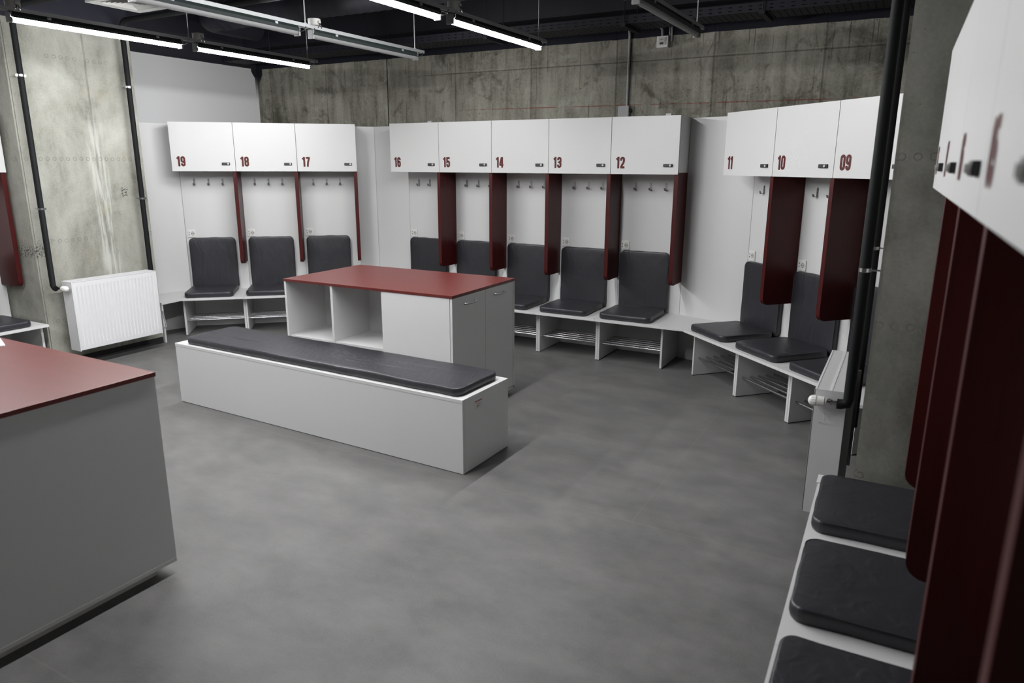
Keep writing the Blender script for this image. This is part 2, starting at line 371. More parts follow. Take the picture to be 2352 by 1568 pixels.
# ------------------------------------------------------------ locker unit
def ribbon(bm, pts, wd, y, closed=False):
    """flat stroke of constant width in the xz plane"""
    n = len(pts); L = []; R_ = []
    for i in range(n):
        a = Vector(pts[(i - 1) % n] if (closed or i > 0) else pts[i]); b_ = Vector(pts[(i + 1) % n] if (closed or i < n - 1) else pts[i]); p = Vector(pts[i])
        d0 = (p - a).normalized() if (p - a).length > 1e-9 else None
        d1 = (b_ - p).normalized() if (b_ - p).length > 1e-9 else None
        d0 = d0 or d1; d1 = d1 or d0
        n0 = Vector((-d0.y, d0.x)); n1 = Vector((-d1.y, d1.x)); m_ = (n0 + n1).normalized(); k = min(1 / max(m_.dot(n0), 0.3), 2.2)
        L.append(bm.verts.new((p.x + m_.x * wd / 2 * k, y, p.y + m_.y * wd / 2 * k)))
        R_.append(bm.verts.new((p.x - m_.x * wd / 2 * k, y, p.y - m_.y * wd / 2 * k)))
    for i in range(n if closed else n - 1):
        j = (i + 1) % n; bm.faces.new((L[i], R_[i], R_[j], L[j]))
def arc(cx, cy, rx, ry, a0, a1, n=8):
    return [(cx + rx * math.cos(math.radians(a0 + (a1 - a0) * i / n)), cy + ry * math.sin(math.radians(a0 + (a1 - a0) * i / n))) for i in range(n + 1)]
# condensed heavy figures, cell 0.46 wide x 1 high, stroke 0.17
def digit(bm, ch, ox, oz, h, y):
    w_ = 0.195; R_ = 0.1275; l, r, bt, tp = w_ / 2, 0.45 - w_ / 2, w_ / 2, 1 - w_ / 2; cx = 0.225
    D = {
        '0': [(arc(cx, tp - R_, R_ + .005, R_, 0, 180) + arc(cx, bt + R_, R_ + .005, R_, 180, 360), True)],
        '1': [([(0.20, 0.0), (0.20, 1.0)], False), ([(0.155, 0.86), (0.02, 0.75)], False)],
        '2': [([(l, 0.66)] + arc(cx, tp - R_, R_, R_, 180, 0) + [(r, 0.62), (0.30, 0.45), (0.17, 0.26), (0.11, 0.085)], False), ([(0.03, bt), (0.43, bt)], False)],
        '3': [([(l, 0.70)] + arc(cx, tp - R_, R_, R_, 180, 0) + [(r, 0.60), (0.22, 0.52), (r, 0.42)] + arc(cx, bt + R_, R_, R_, 0, -180) + [(l, 0.32)], False)],
        '4': [([(0.31, 0.0), (0.31, 1.0)], False), ([(0.26, 0.97), (0.085, 0.36), (0.085, 0.27)], False), ([(0.02, 0.27), (0.45, 0.27)], False)],
        '5': [([(0.42, tp), (l, tp), (l, 0.52), (0.16, 0.57)] + arc(cx, 0.48, R_, 0.10, 90, 0) + arc(cx, bt + R_, R_, R_, 0, -180) + [(l, 0.32)], False)],
        '6': [([(r, 0.70)] + arc(cx, tp - R_, R_, R_, 0, 180) + arc(cx, bt + R_, R_, R_, 180, 360) + arc(cx, 0.44, R_, 0.11, 0, 150), False)],
        '7': [([(0.02, tp), (0.42, tp)], False), ([(0.335, tp), (0.33, 0.82), (0.22, 0.45), (0.17, 0.0)], False)],
        '8': [(arc(cx, tp - R_, R_, R_, 0, 180) + arc(cx, 0.62, R_, 0.10, 180, 360), True), (arc(cx, 0.42, R_, 0.10, 0, 180) + arc(cx, bt + R_, R_, R_, 180, 360), True)],
        '9': [([(l, 0.30)] + arc(cx, bt + R_, R_, R_, 180, 360) + arc(cx, tp - R_, R_, R_, 0, 180) + arc(cx, 0.56, R_, 0.11, 180, 330), False)],
    }[ch]
    yy = y
    for pts, cl in D:
        ribbon(bm, [(ox + p[0] * h, oz + p[1] * h) for p in pts], w_ * h, yy, cl); yy -= 0.00012
def number_mesh(txt, x0, z0, h, y):
    bm = bmesh.new(); x = x0
    for ch in txt:
        digit(bm, ch, x, z0, h, y); x += (0.36 if ch == '1' else 0.49) * h
    return bm

def make_locker(label):
    t = thing('locker', label, 'locker')
    # carcass of the head cabinet, open fronted box behind the door
    bm = bmesh.new(); g_ = 0.018; z0 = ZB + 0.014
    add_box(bm, 0.001, g_, g_ + .002, BK, z0, ZT, .0008); add_box(bm, UW - g_, UW - .001, g_ + .002, BK, z0, ZT, .0008)
    add_box(bm, g_, UW - g_, g_ + .002, BK, z0, z0 + g_); add_box(bm, g_, UW - g_, g_ + .002, BK, ZT - g_, ZT)
    obj('cabinet_carcass', bm, white, t)
    d = boxobj('door', white, t, 0.0022, UW - 0.0022, 0.0, 0.018, ZB, ZT, bev=.001)
    # combination lock, a sub-part of the door
    bm = bmesh.new(); add_box(bm, 0.472, 0.549, -0.012, 0.0005, 1.7045, 1.7295, bev=.003)
    lk = obj('lock', bm, black_plastic, t); lk.parent = d
    bm = bmesh.new(); add_tube(bm, [(0.533, -0.0118, 1.717), (0.533, -0.019, 1.717)], 0.0085, 18)
    add_box(bm, 0.5315, 0.5345, -0.0215, -0.0185, 1.7105, 1.7235)
    dl = obj('lock_dial', bm, dial_mat, t); dl.parent = d
    bm = bmesh.new()
    for k in range(4): add_box(bm, 0.480 + k * 0.0105, 0.4875 + k * 0.0105, -0.0132, -0.0118, 1.7115, 1.7225)
    wl = obj('lock_code_wheels', bm, wheel_mat, t); wl.parent = d
    bm = bmesh.new(); add_box(bm, 0.0012, UW - 0.0012, BK, BK + 0.016, 0.002, 2.110, bev=.0006)
    obj('back_panel', bm, white, t)
    # maroon divider, front bottom corner rounded
    prof = [(0.016, ZB + 0.012)] + [(0.016 + 0.05 - 0.05 * math.cos(a), 0.700 + 0.05 - 0.05 * math.sin(a)) for a in [PI / 2 * i / 10 for i in range(11)]] + [(BK - .0005, 0.700), (BK - .0005, ZB + 0.012)]
    bm = bmesh.new(); add_prism(bm, prof, UW - 0.0365, UW - 0.0005, 'x')
    bmesh.ops.bevel(bm, geom=[e for e in bm.edges if abs(e.verts[0].co.x - e.verts[1].co.x) < 1e-6], offset=.0012, segments=1, affect='EDGES')
    obj('divider_panel', bm, maroon, t)
    for hx in (0.135, 0.275, 0.415):
        bm = bmesh.new()
        add_prism(bm, rrect(hx - 0.009, hx + 0.009, 1.500, 1.567, 0.008, 4), BK - 0.0025, BK, 'y')
        add_prism(bm, [(BK - .002, 1.500), (BK - .002, 1.504), (BK - .030, 1.505), (BK - .038, 1.522), (BK - .041, 1.521), (BK - .033, 1.500)], hx - .0085, hx + .0085, 'x')
        for zz in (1.556, 1.530): add_tube(bm, [(hx, BK - .002, zz), (hx, BK - .005, zz)], .0035, 10)
        obj('coat_hook', bm, steel, t)
    return t
def add_socket(t, usb=True):
    bm = bmesh.new(); add_prism(bm, rrect(0.020, 0.100, 0.960, 1.040, 0.006, 3), BK - 0.009, BK - .0005, 'y')
    add_prism(bm, rrect(0.0255, 0.0945, 0.9655, 1.0345, 0.004, 3), BK - 0.0115, BK - .0085, 'y')
    s_ = obj('power_socket', bm, white_plastic, t)
    bm = bmesh.new(); cx = 0.071
    add_tube(bm, [(cx, BK - .0112, 1.0), (cx, BK - .0135, 1.0)], .0205, 24)
    w_ = obj('socket_well', bm, mat('ivory_and_shade_plastic', (0.50, 0.495, 0.475, 1), 0.45) if 'ivory_and_shade_plastic' not in bpy.data.materials else bpy.data.materials['ivory_and_shade_plastic'], t, True, 40); w_.parent = s_  # solid disc; the shading inside the well is put into its darker colour
    bm = bmesh.new()
    for dx in (-.0085, .0085): add_tube(bm, [(cx + dx, BK - .0134, 1.0), (cx + dx, BK - .0142, 1.0)], .004, 10)
    add_box(bm, cx - .002, cx + .002, BK - .0145, BK - .013, 1.014, 1.020); add_box(bm, cx - .002, cx + .002, BK - .0145, BK - .013, 0.980, 0.986)
    add_box(bm, 0.033, 0.0385, BK - .0125, BK - .0112, 1.005, 1.019); add_box(bm, 0.033, 0.0385, BK - .0125, BK - .0112, 0.981, 0.995)
    p_ = obj('socket_holes', bm, black_plastic, t); p_.parent = s_
proto_locker = make_locker('x'); add_socket(proto_locker)

# bench module: seat board, two board legs, shoe rack rods
def make_bench(label):
    t = thing('bench_section', label, 'bench')
    bm = bmesh.new(); add_box(bm, 0.0006, UW - .0006, -BF, BK - .001, ZS - 0.020, ZS, bev=.0012); obj('seat_board', bm, white, t)
    for x0 in (0.001, UW - 0.019):
        bm = bmesh.new(); add_box(bm, x0, x0 + 0.018, -BF + 0.103, BK - .001, 0.006, ZS - .020, bev=.0009); l_ = obj('leg_board', bm, white, t)
        bm = bmesh.new(); add_box(bm, x0 + .002, x0 + .016, -BF + .106, BK - .004, 0.0, 0.006); f_ = obj('foot_strip', bm, rubber_black, t); f_.parent = l_
    for k in range(5):
        yy = -0.115 + k * 0.072
        bm = bmesh.new(); add_tube(bm, [(0.0185, yy, 0.150), (UW - 0.0185, yy, 0.150)], 0.0095, 14)
        obj('shoe_rack_rod', bm, chrome, t, True, 40)
    return t
proto_bench = make_bench('x')

def cushion_bm(w_, d, h, r, seed=0, amp=0.0, dome=0.003):
    """padded slab lying on z=0, footprint 0..w x 0..d"""
    n = 9
    def ring(ins, z, k=0):
        rr = max(r - ins, 0.004); pts = rrect(ins, w_ - ins, ins, d - ins, rr, n); out = []
        L = len(pts)
        # subdivide the straight runs so the sides can ripple
        full = []
        for i in range(L):
            a = Vector(pts[i]); b_ = Vector(pts[(i + 1) % L]); full.append(tuple(a))
            if (i % (n + 1)) == n:
                m_ = max(w_, d); cnt = 24 if w_ > 1 else 10
                for s in range(1, cnt): full.append(tuple(a.lerp(b_, s / cnt)))
        for (x, y) in full:
            q = noise.noise(Vector((x * 9 + seed, y * 9, z * 6))) * amp
            q2 = noise.noise(Vector((x * 3 + seed * 2, y * 5, 2))) * amp
            cx = (x - w_ / 2) / (w_ / 2); cy = (y - d / 2) / (d / 2)
            out.append(bm.verts.new((x + q * cx, y + q * cy, z + (q2 * 1.2 if z > h * .4 else 0))))
        return out
    bm = bmesh.new()
    spec = [(0.030, 0.0), (0.006, 0.0), (0.0005, 0.004), (-0.003, h * .35), (-0.002, h * .72), (0.0, h - .0035), (0.0022, h - .0008), (0.009, h + .0006), (0.04, h + dome * .5), (0.09, h + dome), (min(w_, d) * .38, h + dome * 1.2)]
    rings = [ring(i, z) for i, z in spec]
    for a, b_ in zip(rings, rings[1:]):
        for k in range(len(a)): bm.faces.new((a[k], a[(k + 1) % len(a)], b_[(k + 1) % len(a)], b_[k]))
    bm.faces.new(rings[0][::-1]); bm.faces.new(rings[-1])
    return bm
def piping_bm(w_, d, z, r, rad=0.0022):
    bm = bmesh.new(); pts = rrect(0.002, w_ - .002, 0.002, d - .002, r, 7); pts = [(p[0], p[1], z) for p in pts]
    add_tube(bm, pts + [pts[0]], rad, 6, False); return bm
CW, CD, CT = 0.462, 0.474, 0.050
def make_seat_cushion(seed):
    t = thing('seat_cushion', 'x', 'cushion')
    obj('cushion_pad', cushion_bm(CW, CD, CT, 0.045, seed, 0.004), fabric, t, True, 60)
    obj('cushion_piping', piping_bm(CW, CD, CT - .0022, 0.045), piping_mat, t, True)
    return t
BH = 0.548
def make_back_cushion(seed):
    t = thing('back_cushion', 'x', 'cushion')
    a = obj('cushion_pad', cushion_bm(CW, BH, 0.045, 0.045, seed, 0.004), fabric, t, True, 60)
    b_ = obj('cushion_piping', piping_bm(CW, BH, .0428, 0.045), piping_mat, t, True)
    R_ = Matrix.Rotation(PI / 2, 4, 'X')       # stands upright, padded face towards the sitter (-y)
    for o in (a, b_): o.data.transform(R_)
    return t
seat_protos = [make_seat_cushion(s) for s in (1.3, 5.7, 9.1)]
back_protos = [make_back_cushion(s) for s in (2.2, 7.9)]
used = set()
def place(proto, loc, rz, label, group):
    if proto.name in used: return dup(proto, loc, rz, label, group)
    used.add(proto.name); proto.location = loc; proto.rotation_euler = (0, 0, rz); proto['label'] = label; proto['group'] = group; return proto
numbered = []
def place_unit(R, k, num, where, idx, cushions=True):
    t = ROWS[R][2]
    nm = ('numbered ' + num + ' ') if num else ''
    first = 'locker' not in used
    lk = place(proto_locker, at(R, k), t, 'white locker %s%s with maroon divider panel' % (nm, where), 'white lockers with maroon dividers')
    used.add('locker')
    if num:
        numbered.append((lk, num))
    place(proto_bench, at(R, k), t, 'white bench section with shoe rack rods ' + ('under locker %s' % num if num else where), 'white bench sections')
    if cushions:
        rnd = random.Random(idx * 13 + 5)
        jx = rnd.uniform(-.006, .006); ja = math.radians(rnd.uniform(-1.0, 1.0))
        who = ('below locker ' + num) if num else where
        place(back_protos[idx % 2], at(R, k, 0.030 + jx * .5, -(BK - .003), ZS + .006), t, 'charcoal back cushion upright against the panel ' + who, 'charcoal back cushions')
        place(seat_protos[idx % 3], at(R, k, (0.004 if R == 'D' else 0.031) + jx, 0.254 if R == 'D' else 0.236, ZS + .001), t + ja, 'charcoal seat cushion flat on the bench ' + who, 'charcoal seat cushions')
i = 0
for k, num in enumerate(('19', '18', '17')):
    place_unit('A', k, num, 'in the left corner row', i); i += 1
for k, num in enumerate(('16', '15', '14', '13', '12')):
    place_unit('B', k, num, 'in the back row', i); i += 1
for k, num in enumerate(('11', '10', '09')):
    place_unit('C', k, num, 'in the right corner row', i); i += 1
for k, num in enumerate(('08', '07', '06', '05')):
    place_unit('D', k, num, 'in the near right row', i); i += 1
place_unit('E', 3, '', 'at the left photo edge beside the concrete column', i); i += 1


for lk, num in numbered:
    d = [c for c in kids(lk) if c.name.startswith('door')][0]
    obj('locker_number', number_mesh(num, 0.052, 1.6905, 0.098, -0.0008), maroon_ink, d)
# corner fillers: wall panels and bench corner boards
def panel(name, p, q, z0, z1, th, m, label, cat, group=None):
    """upright board from p to q (floor points), thickness to the left of p->q"""
    p = Vector(p[:2]); q = Vector(q[:2]); d = (q - p); L = d.length; a = math.atan2(d.y, d.x)
    bm = bmesh.new(); add_box(bm, 0.001, L - .001, 0, th, z0, z1, bev=.0008)
    o = obj(name, bm, m); o.location = (p.x, p.y, 0); o.rotation_euler = (0, 0, a); tag(o, label, cat, group); return o
Aend = at('A', 3, 0, -BK); AB = (-5.1571, 6.2876); B0 = at('B', 0, 0, -BK)
panel('filler_panel', Aend, AB, 0.0, 2.110, .016, white, 'narrow white filler panel right of locker 17, in the corner shade', 'panel')
panel('filler_panel', AB, B0, 0.0, 2.110, .016, white, 'white filler panel on the back wall left of locker 16', 'panel')
Bend = at('B', 5, 0, -BK); C0 = at('C', 0, 0, -BK)
panel('filler_panel', Bend, C0, 0.0, 2.110, .016, white, 'wide white filler panel between lockers 12 and 11', 'panel')
A0 = at('A', 0, 0, -BK); EA = (-6.845, 4.318)
panel('filler_panel', EA, A0, 0.0, 2.110, .016, white, 'white filler panel between the left concrete column and locker 19', 'panel')
C3 = at('C', 3, 0, -BK)
panel('filler_panel', C3, (0.40, 4.318), 0.0, 2.110, .016, white, 'white filler panel behind the right column, beside locker 09', 'panel')
def corner_bench(pts, label, legs=()):
    bm = bmesh.new(); add_prism(bm, [p[:2] for p in pts], ZS - .020, ZS - .0002)
    t = thing('corner_bench', label, 'bench', (pts[0][0], pts[0][1], 0)); o = obj('seat_board', bm, white, t)
    o.data.transform(Matrix.Translation((-pts[0][0], -pts[0][1], 0)))
    for (a, b_) in legs:
        a = Vector(a[:2]); b_ = Vector(b_[:2]); d = (b_ - a).normalized(); nn = Vector((-d.y, d.x)) * .018
        bm = bmesh.new(); q = [a, b_, b_ + nn, a + nn]; add_prism(bm, [(p.x - pts[0][0], p.y - pts[0][1]) for p in q], 0.0, ZS - .020)
        obj('leg_board', bm, white, t)
    return t
b5f = at('B', 5, 0, BF); apex = (-1.507, 5.7176); c0f = at('C', 0, 0, BF)
corner_bench([b5f, apex, (c0f[0] + .001, c0f[1], 0), C0, Bend], 'white corner bench board without cushion between lockers 12 and 11')
a3f = at('A', 3, 0, BF); b0f = at('B', 0, 0, BF)
corner_bench([a3f, b0f, B0, AB, Aend], 'white corner bench board behind the shelf island, between lockers 17 and 16')
a0f = at('A', 0, 0, BF)
corner_bench([(-6.262, 4.318), a0f, A0, EA], 'white corner bench board beside the left radiator', [((-6.80, 4.322), (-6.275, 4.322))])
c3f = at('C', 3, 0, BF)
corner_bench([c3f, (-0.187, 4.318), (0.40, 4.318), C3], 'white corner bench board behind the right radiator')
# end boards of the near rows, standing past the last locker
bm = bmesh.new(); add_box(bm, 0, 0.575, 0, 0.09, ZS - .020, ZS, bev=.001)
o = obj('bench_end_board', bm, white); o.location = (-0.2065, 3.104, 0); o.rotation_euler = (0, 0, 0)
tag(o, 'narrow white board closing the near right bench at the concrete column', 'bench')

# ------------------------------------------------------------ island cabinets and the free bench
def make_island(label):
    """origin at the front right corner, body spans x -1.465..0, y 0..0.855"""
    t = thing('storage_island', label, 'cabinet'); Wx, Dy, T = 1.465, 0.855, 0.018
    z0, z1 = 0.055, 0.885
    bm = bmesh.new(); add_box(bm, -Wx - .004, .004, -.004, Dy + .004, z1, 0.903, bev=.0015); obj('table_top', bm, maroon_top, t)
    bm = bmesh.new(); xi = -0.555
    add_box(bm, -Wx, -Wx + T, 0, Dy, z0 + T + .001, z1)                      # plain end panel
    add_box(bm, xi - T, xi, 0.003, Dy - .003, z0 + T, z1)                    # inner wall of the door cabinet
    add_box(bm, -Wx + T, xi - T, 0.40, 0.40 + T * 2, z0 + T, z1)             # back walls of the open shelves
    add_box(bm, xi, 0.0 - T - .002, 0.0, T, z0 + T, z1, .0008); add_box(bm, xi, 0.0, Dy - T, Dy, z0, z1, .0008)
    obj('carcass', bm, white, t)
    bm = bmesh.new(); add_box(bm, -Wx - .0005, 0.0, 0, Dy, z0, z0 + T, .0008); obj('bottom_board', bm, white_edge, t)
    xm = -1.018
    for y0, y1 in ((0.004, 0.40), (0.40 + 2 * T, Dy - .004)):
        bm = bmesh.new(); add_box(bm, xm - .010, xm + .010, y0, y1, z0 + T, z1 - .0005, .0008); obj('shelf_divider', bm, white, t)
        bm = bmesh.new(); add_box(bm, -Wx + T, xi - T, y0 + .004, y1, 0.462, 0.480, .0008); obj('shelf', bm, white, t)
    for y0, y1, hy in ((0.002, 0.4235, (0.150, 0.285)), (0.4265, Dy - T - .004, (0.552, 0.683))):
        d = boxobj('cabinet_door', white, t, -T - .001, -.0005, y0, y1, z0 + T + .003, z1 - .003, bev=.001)
        ya, yb = hy; za = 0.828; pts = [(-.001, ya, za), (0.016, ya + .004, za)]
        pts += [(0.016 + .012 * math.sin(PI * s / 8), ya + (yb - ya) * (0.06 + .88 * s / 8), za) for s in range(1, 8)] + [(0.016, yb - .004, za), (-.001, yb, za)]
        bm = bmesh.new(); add_tube(bm, pts, [.007, .0055] + [.0048] * 7 + [.0055, .007], 10)
        h = obj('door_handle', bm, steel, t, True, 60); h.parent = d
    bm = bmesh.new(); add_box(bm, -Wx + .06, -.06, .06, Dy - .06, 0, z0); obj('plinth', bm, white_edge, t)
    return t
isl = make_island('white storage island with maroon top, open cubbies and two handled doors, behind the long bench')
isl.location = (-2.490, 3.738, 0); isl.rotation_euler = (0, 0, math.radians(0.6))
f = dup(isl, (-2.589 - 1.465, 1.716, 0), PI + math.radians(-0.53), 'large white cabinet with maroon top cut off at the lower left, paper on it')
# rotated half a turn its plain end faces the aisle
for o in (f,):
    a = o.rotation_euler.z; lx, ly = -1.465, 0.0
    wx = -2.589 - (lx * math.cos(a) - ly * math.sin(a)); wy = 1.716 - (lx * math.sin(a) + ly * math.cos(a)); o.location = (wx, wy, 0)
for o in (isl, f): o['group'] = 'storage islands'
tag_len = 2.533
bt = thing('long_bench', 'long low white box bench with one grey cushion in the middle of the room', 'bench', (-2.043, 3.154, 0), math.radians(-1.6))
bm = bmesh.new()
add_box(bm, -tag_len, -.0005, .0005, .018, 0.004, 0.4275, .0006); add_box(bm, -tag_len, -.0005, .479, .4965, 0.004, 0.4275, .0006)
add_box(bm, -tag_len, -tag_len + .018, .018, .479, 0.004, 0.4275, .0006)
obj('side_panel', bm, white, bt)
boxobj('end_panel', white, bt, -.018, 0, .0185, .4785, 0.004, 0.4275, bev=.0006)
boxobj('seat_board', white, bt, -tag_len - .001, 0.001, -.001, .4975, 0.4285, 0.448, bev=.001)
boxobj('base_strip', rubber_black, bt, -tag_len + .006, -.006, .006, .490, 0.0, 0.004, bev=0)
lb = boxobj('sticker', label_mat, bt, -.0002, .0006, .125, .203, .350, .407, bev=0)
bm = bmesh.new(); add_box(bm, .0004, .0009, .127, .201, .3985, .4045); add_box(bm, .0004, .0009, .150, .172, .368, .372); add_box(bm, .0004, .0009, .150, .153, .360, .390); add_box(bm, .0004, .0009, .162, .180, .380, .383)
s_ = obj('sticker_print', bm, red_mark, bt); s_.parent = lb
lc = thing('long_cushion', 'long charcoal leatherette cushion lying on the low white bench', 'cushion', (-2.043, 3.154, 0.4485), math.radians(-1.5))
bmc = cushion_bm(2.405, 0.425, 0.050, 0.055, 3.1, 0.006, 0.004)
bmesh.ops.translate(bmc, verts=bmc.verts, vec=(-2.447, 0.030, 0)); obj('cushion_pad', bmc, fabric, lc, True, 60)
bmc = piping_bm(2.405, 0.425, 0.046, 0.055, .0018); bmesh.ops.translate(bmc, verts=bmc.verts, vec=(-2.447, 0.030, 0)); obj('cushion_piping', bmc, piping_mat, lc, True)
# paper on the near island
bm = bmesh.new(); add_box(bm, -.30, 0, -.21, 0, 0, 0.0012)
for k in range(1, 4): add_box(bm, -.30 + 0.002 * k, -.001 * k, -.21 + 0.001 * k, -.001, 0.0012 * k, 0.0012 * (k + 1))
o = obj('paper_sheets', bm, paper_mat); o.location = (-3.560, 1.652, 0.9035); o.rotation_euler = (0, 0, math.radians(-20))
tag(o, 'white paper sheets at the left edge on the maroon table top', 'paper')

# ------------------------------------------------------------ radiators, pipes
def make_radiator(label, L, logo):
    """front face at y=0 towards -y, body x 0..L, y 0..0.135, z 0.15..0.75"""
    t = thing('radiator', label, 'radiator'); z0, z1, D = 0.150, 0.750, 0.135
    bm = bmesh.new()
    # front panel with pressed vertical channels
    n = 22; x0, x1 = 0.028, L - 0.028; cols = []; pitch = (x1 - x0) / n
    xs = [(0.006, 0), (x0, 0)]
    for k in range(n):
        c = x0 + pitch * (k + .5)
        xs += [(c - pitch * .22, 0), (c - pitch * .09, 1), (c + pitch * .09, 1), (c + pitch * .22, 0)]
    xs += [(x1, 0), (L - .006, 0)]
    zs = [(z0 + .008, 0), (z0 + .045, 0), (z0 + .060, 1), (z1 - .060, 1), (z1 - .045, 0), (z1 - .008, 0)]
    grid = [[bm.verts.new((x, 0.006 * a * b_ - .0005, z)) for x, a in xs] for z, b_ in zs]
    for i_ in range(len(zs) - 1):
        for j in range(len(xs) - 1): bm.faces.new((grid[i_][j], grid[i_][j + 1], grid[i_ + 1][j + 1], grid[i_ + 1][j]))
    for row_ in (grid[0], grid[-1]):
        bk = [bm.verts.new((v_.co.x, 0.02, v_.co.z)) for v_ in row_]
        for j in range(len(bk) - 1): bm.faces.new((row_[j], bk[j], bk[j + 1], row_[j + 1]))
    add_box(bm, .006, L - .006, 0.018, 0.024, z0 + .008, z1 - .008)
    obj('front_panel', bm, white_paint, t, True, 30)
    bm = bmesh.new(); add_box(bm, .006, L - .006, D - .020, D - .008, z0 + .008, z1 - .008); obj('rear_panel', bm, white_paint, t)
    for xa, xb in ((0, .003), (L - .003, L)):
        bm = bmesh.new(); add_box(bm, xa, xb, 0.001, D, z0, z1, .0008)
        add_box(bm, min(xa, L - .010), min(xa, L - .010) + .010, 0.0012, 0.006, z0, z1, .001); obj('side_cover', bm, white_paint, t)
    bm = bmesh.new(); add_box(bm, 0.003, L - .003, 0.002, 0.010, z1 - .006, z1, .001); add_box(bm, 0.003, L - .003, D * .5 - .006, D * .5 + .006, z1 - .006, z1, .001)
    add_box(bm, 0.003, L - .003, D - .008, D, z1 - .006, z1, .001)
    m_ = int(L / 0.012)
    for k in range(m_):
        xx = 0.006 + k * (L - .012) / m_
        add_box(bm, xx, xx + .0075, 0.010, D - .008, z1 - .005, z1 - .0015)
    obj('top_grille', bm, white_paint, t)
    for xx in (.16, L - .16):
        bm = bmesh.new(); add_box(bm, xx, xx + .03, D - .008, D + .026, z0 + .03, z1 - .05); obj('wall_bracket', bm, galv, t)
    return t
# left one faces +x: local x runs along +y
r1 = make_radiator('white panel radiator on the left concrete column', 0.785, False); r1.location = (-6.075, 3.385, 0); r1.rotation_euler = (0, 0, PI / 2)
r1['group'] = 'panel radiators'
# right one faces -x: local x runs along -y
r2 = make_radiator('white panel radiator seen end-on beside the right concrete column', 0.785, True); r2.location = (-0.272, 3.325 + 0.785, 0); r2.rotation_euler = (0, 0, -PI / 2)
r2['group'] = 'panel radiators'
# embossed maker's mark on the visible end cover
cu = bpy.data.curves.new('mark', 'FONT'); cu.body = 'romstal'; cu.size = 0.0215; cu.extrude = 0.0009; cu.align_x = 'CENTER'; cu.space_character = 1.12
cu2 = bpy.data.curves.new('mark2', 'FONT'); cu2.body = 'R'; cu2.size = 0.034; cu2.extrude = 0.0009; cu2.align_x = 'CENTER'
dg = bpy.context.evaluated_depsgraph_get()
bmt = bmesh.new()
for c_, zz in ((cu, 0.5885), (cu2, 0.610)):
    tmp = bpy.data.objects.new('tmp', c_); C.objects.link(tmp); dg.update(); bpy.context.view_layer.update()
    me = bpy.data.meshes.new_from_object(tmp.evaluated_get(bpy.context.evaluated_depsgraph_get()))
    me.transform(Matrix.Translation((0.0675, 0, zz)) @ Matrix.Rotation(PI / 2, 4, 'X')); bmt.from_mesh(me)
    bpy.data.objects.remove(tmp); bpy.data.meshes.remove(me)
add_box(bmt, 0.052, 0.083, -.0009, .0004, 0.6365, 0.639); add_box(bmt, 0.052, 0.0545, -.0009, .0004, 0.608, 0.639)
# the text lies in a plane facing -y; on the radiator that is the +x(local) end
bmesh.ops.transform(bmt, matrix=Matrix(((0, -1, 0, 0.785), (1, 0, 0, 0), (0, 0, 1, 0), (0, 0, 0, 1))), verts=bmt.verts)
mk = obj('embossed_mark', bmt, white_paint, r2)

def pipe_run(name, pts, r, label, clamps, wallx, sgn, base=None):
    """insulated heating pipe with steel clamps (z values) fixed towards the column face wallx"""
    ox, oy = pts[-1][0] if abs(pts[-1][0] - wallx) > .07 else wallx - sgn * -.085, pts[-2][1]
    if base: ox, oy = base
    t = thing(name, label, 'pipe', (ox, oy, 0), 0, 'black heating pipes')
    bm = bmesh.new()
    add_tube(bm, [(p[0] - ox, p[1] - oy, p[2]) for p in pts], r, 16); obj('pipe_insulation', bm, black_foam, t, True, 60)
    for z in clamps:
        bm = bmesh.new(); add_tube(bm, [(0, 0, z - .008), (0, 0, z + .008)], r + .002, 18, True)
        for s in (-1, 1):
            add_box(bm, -.006, .006, s * (r + .001) - .004, s * (r + .011) + .004 if s > 0 else s * (r + .001) + .004, z - .009, z + .009) if s > 0 else add_box(bm, -.006, .006, -(r + .015), -(r - .003), z - .009, z + .009)
        xa, xb = sorted((0, wallx - ox)); add_tube(bm, [(0, 0, z), (wallx - ox, 0, z)], .004, 8)
        obj('pipe_clamp', bm, chrome, t, True, 40)
    return t
PR = 0.0225
def pl(x, y, top, bottom, hz):
    a = bend((x, y, 0), (x, y, top), (x + hz, y, top), .07)
    return a
# left column: near pipe ends in an elbow at the thermostat valve, far one passes behind the radiator
x = -6.215; xr = -0.128
y1, y2 = 3.315, 4.215
p = bend((x, y1 - .04, .714), (x, y1, .714), (x, y1, 1.5), .035)[::-1]
pipe_run('heating_pipe', [(x + 5.0, 3.315, 2.885)] + bend((x + 3, 3.315, 2.885), (x, 3.315, 2.885), (x, y1, 1.5), .08) + [(x, y1, .72)] + [(x + .012, y1 + .004, .700), (x + .030, y1 + .004, .695)], PR,
         'black insulated pipe left of the pair on the left concrete column', (2.383, 1.354), -6.30, 1, (x, 3.315))
pipe_run('heating_pipe', [(x + 6.0, 4.215, 2.925)] + bend((x + 3, 4.215, 2.925), (x, 4.215, 2.925), (x, 4.215, 1.5), .08) + [(x, 4.215, .30)], PR,
         'black insulated pipe right of the pair on the left concrete column', (2.376, 1.404), -6.30, 1, (x, 4.215))
pipe_run('heating_pipe', [(xr, 3.290, ZC)] + [(xr, 3.290, .735), (xr - .006, 3.290, .712), (xr - .03, 3.290, .705), (xr - .045, 3.290, .705)], PR,
         'black insulated pipe ending at the right radiator valve', (1.300,), -0.07, -1, (xr, 3.290))
pipe_run('heating_pipe', [(xr, 4.215, ZC), (xr, 4.215, .30)], PR, 'black insulated pipe behind the front one at the right column', (1.300,), -0.07, -1, (xr, 4.215))
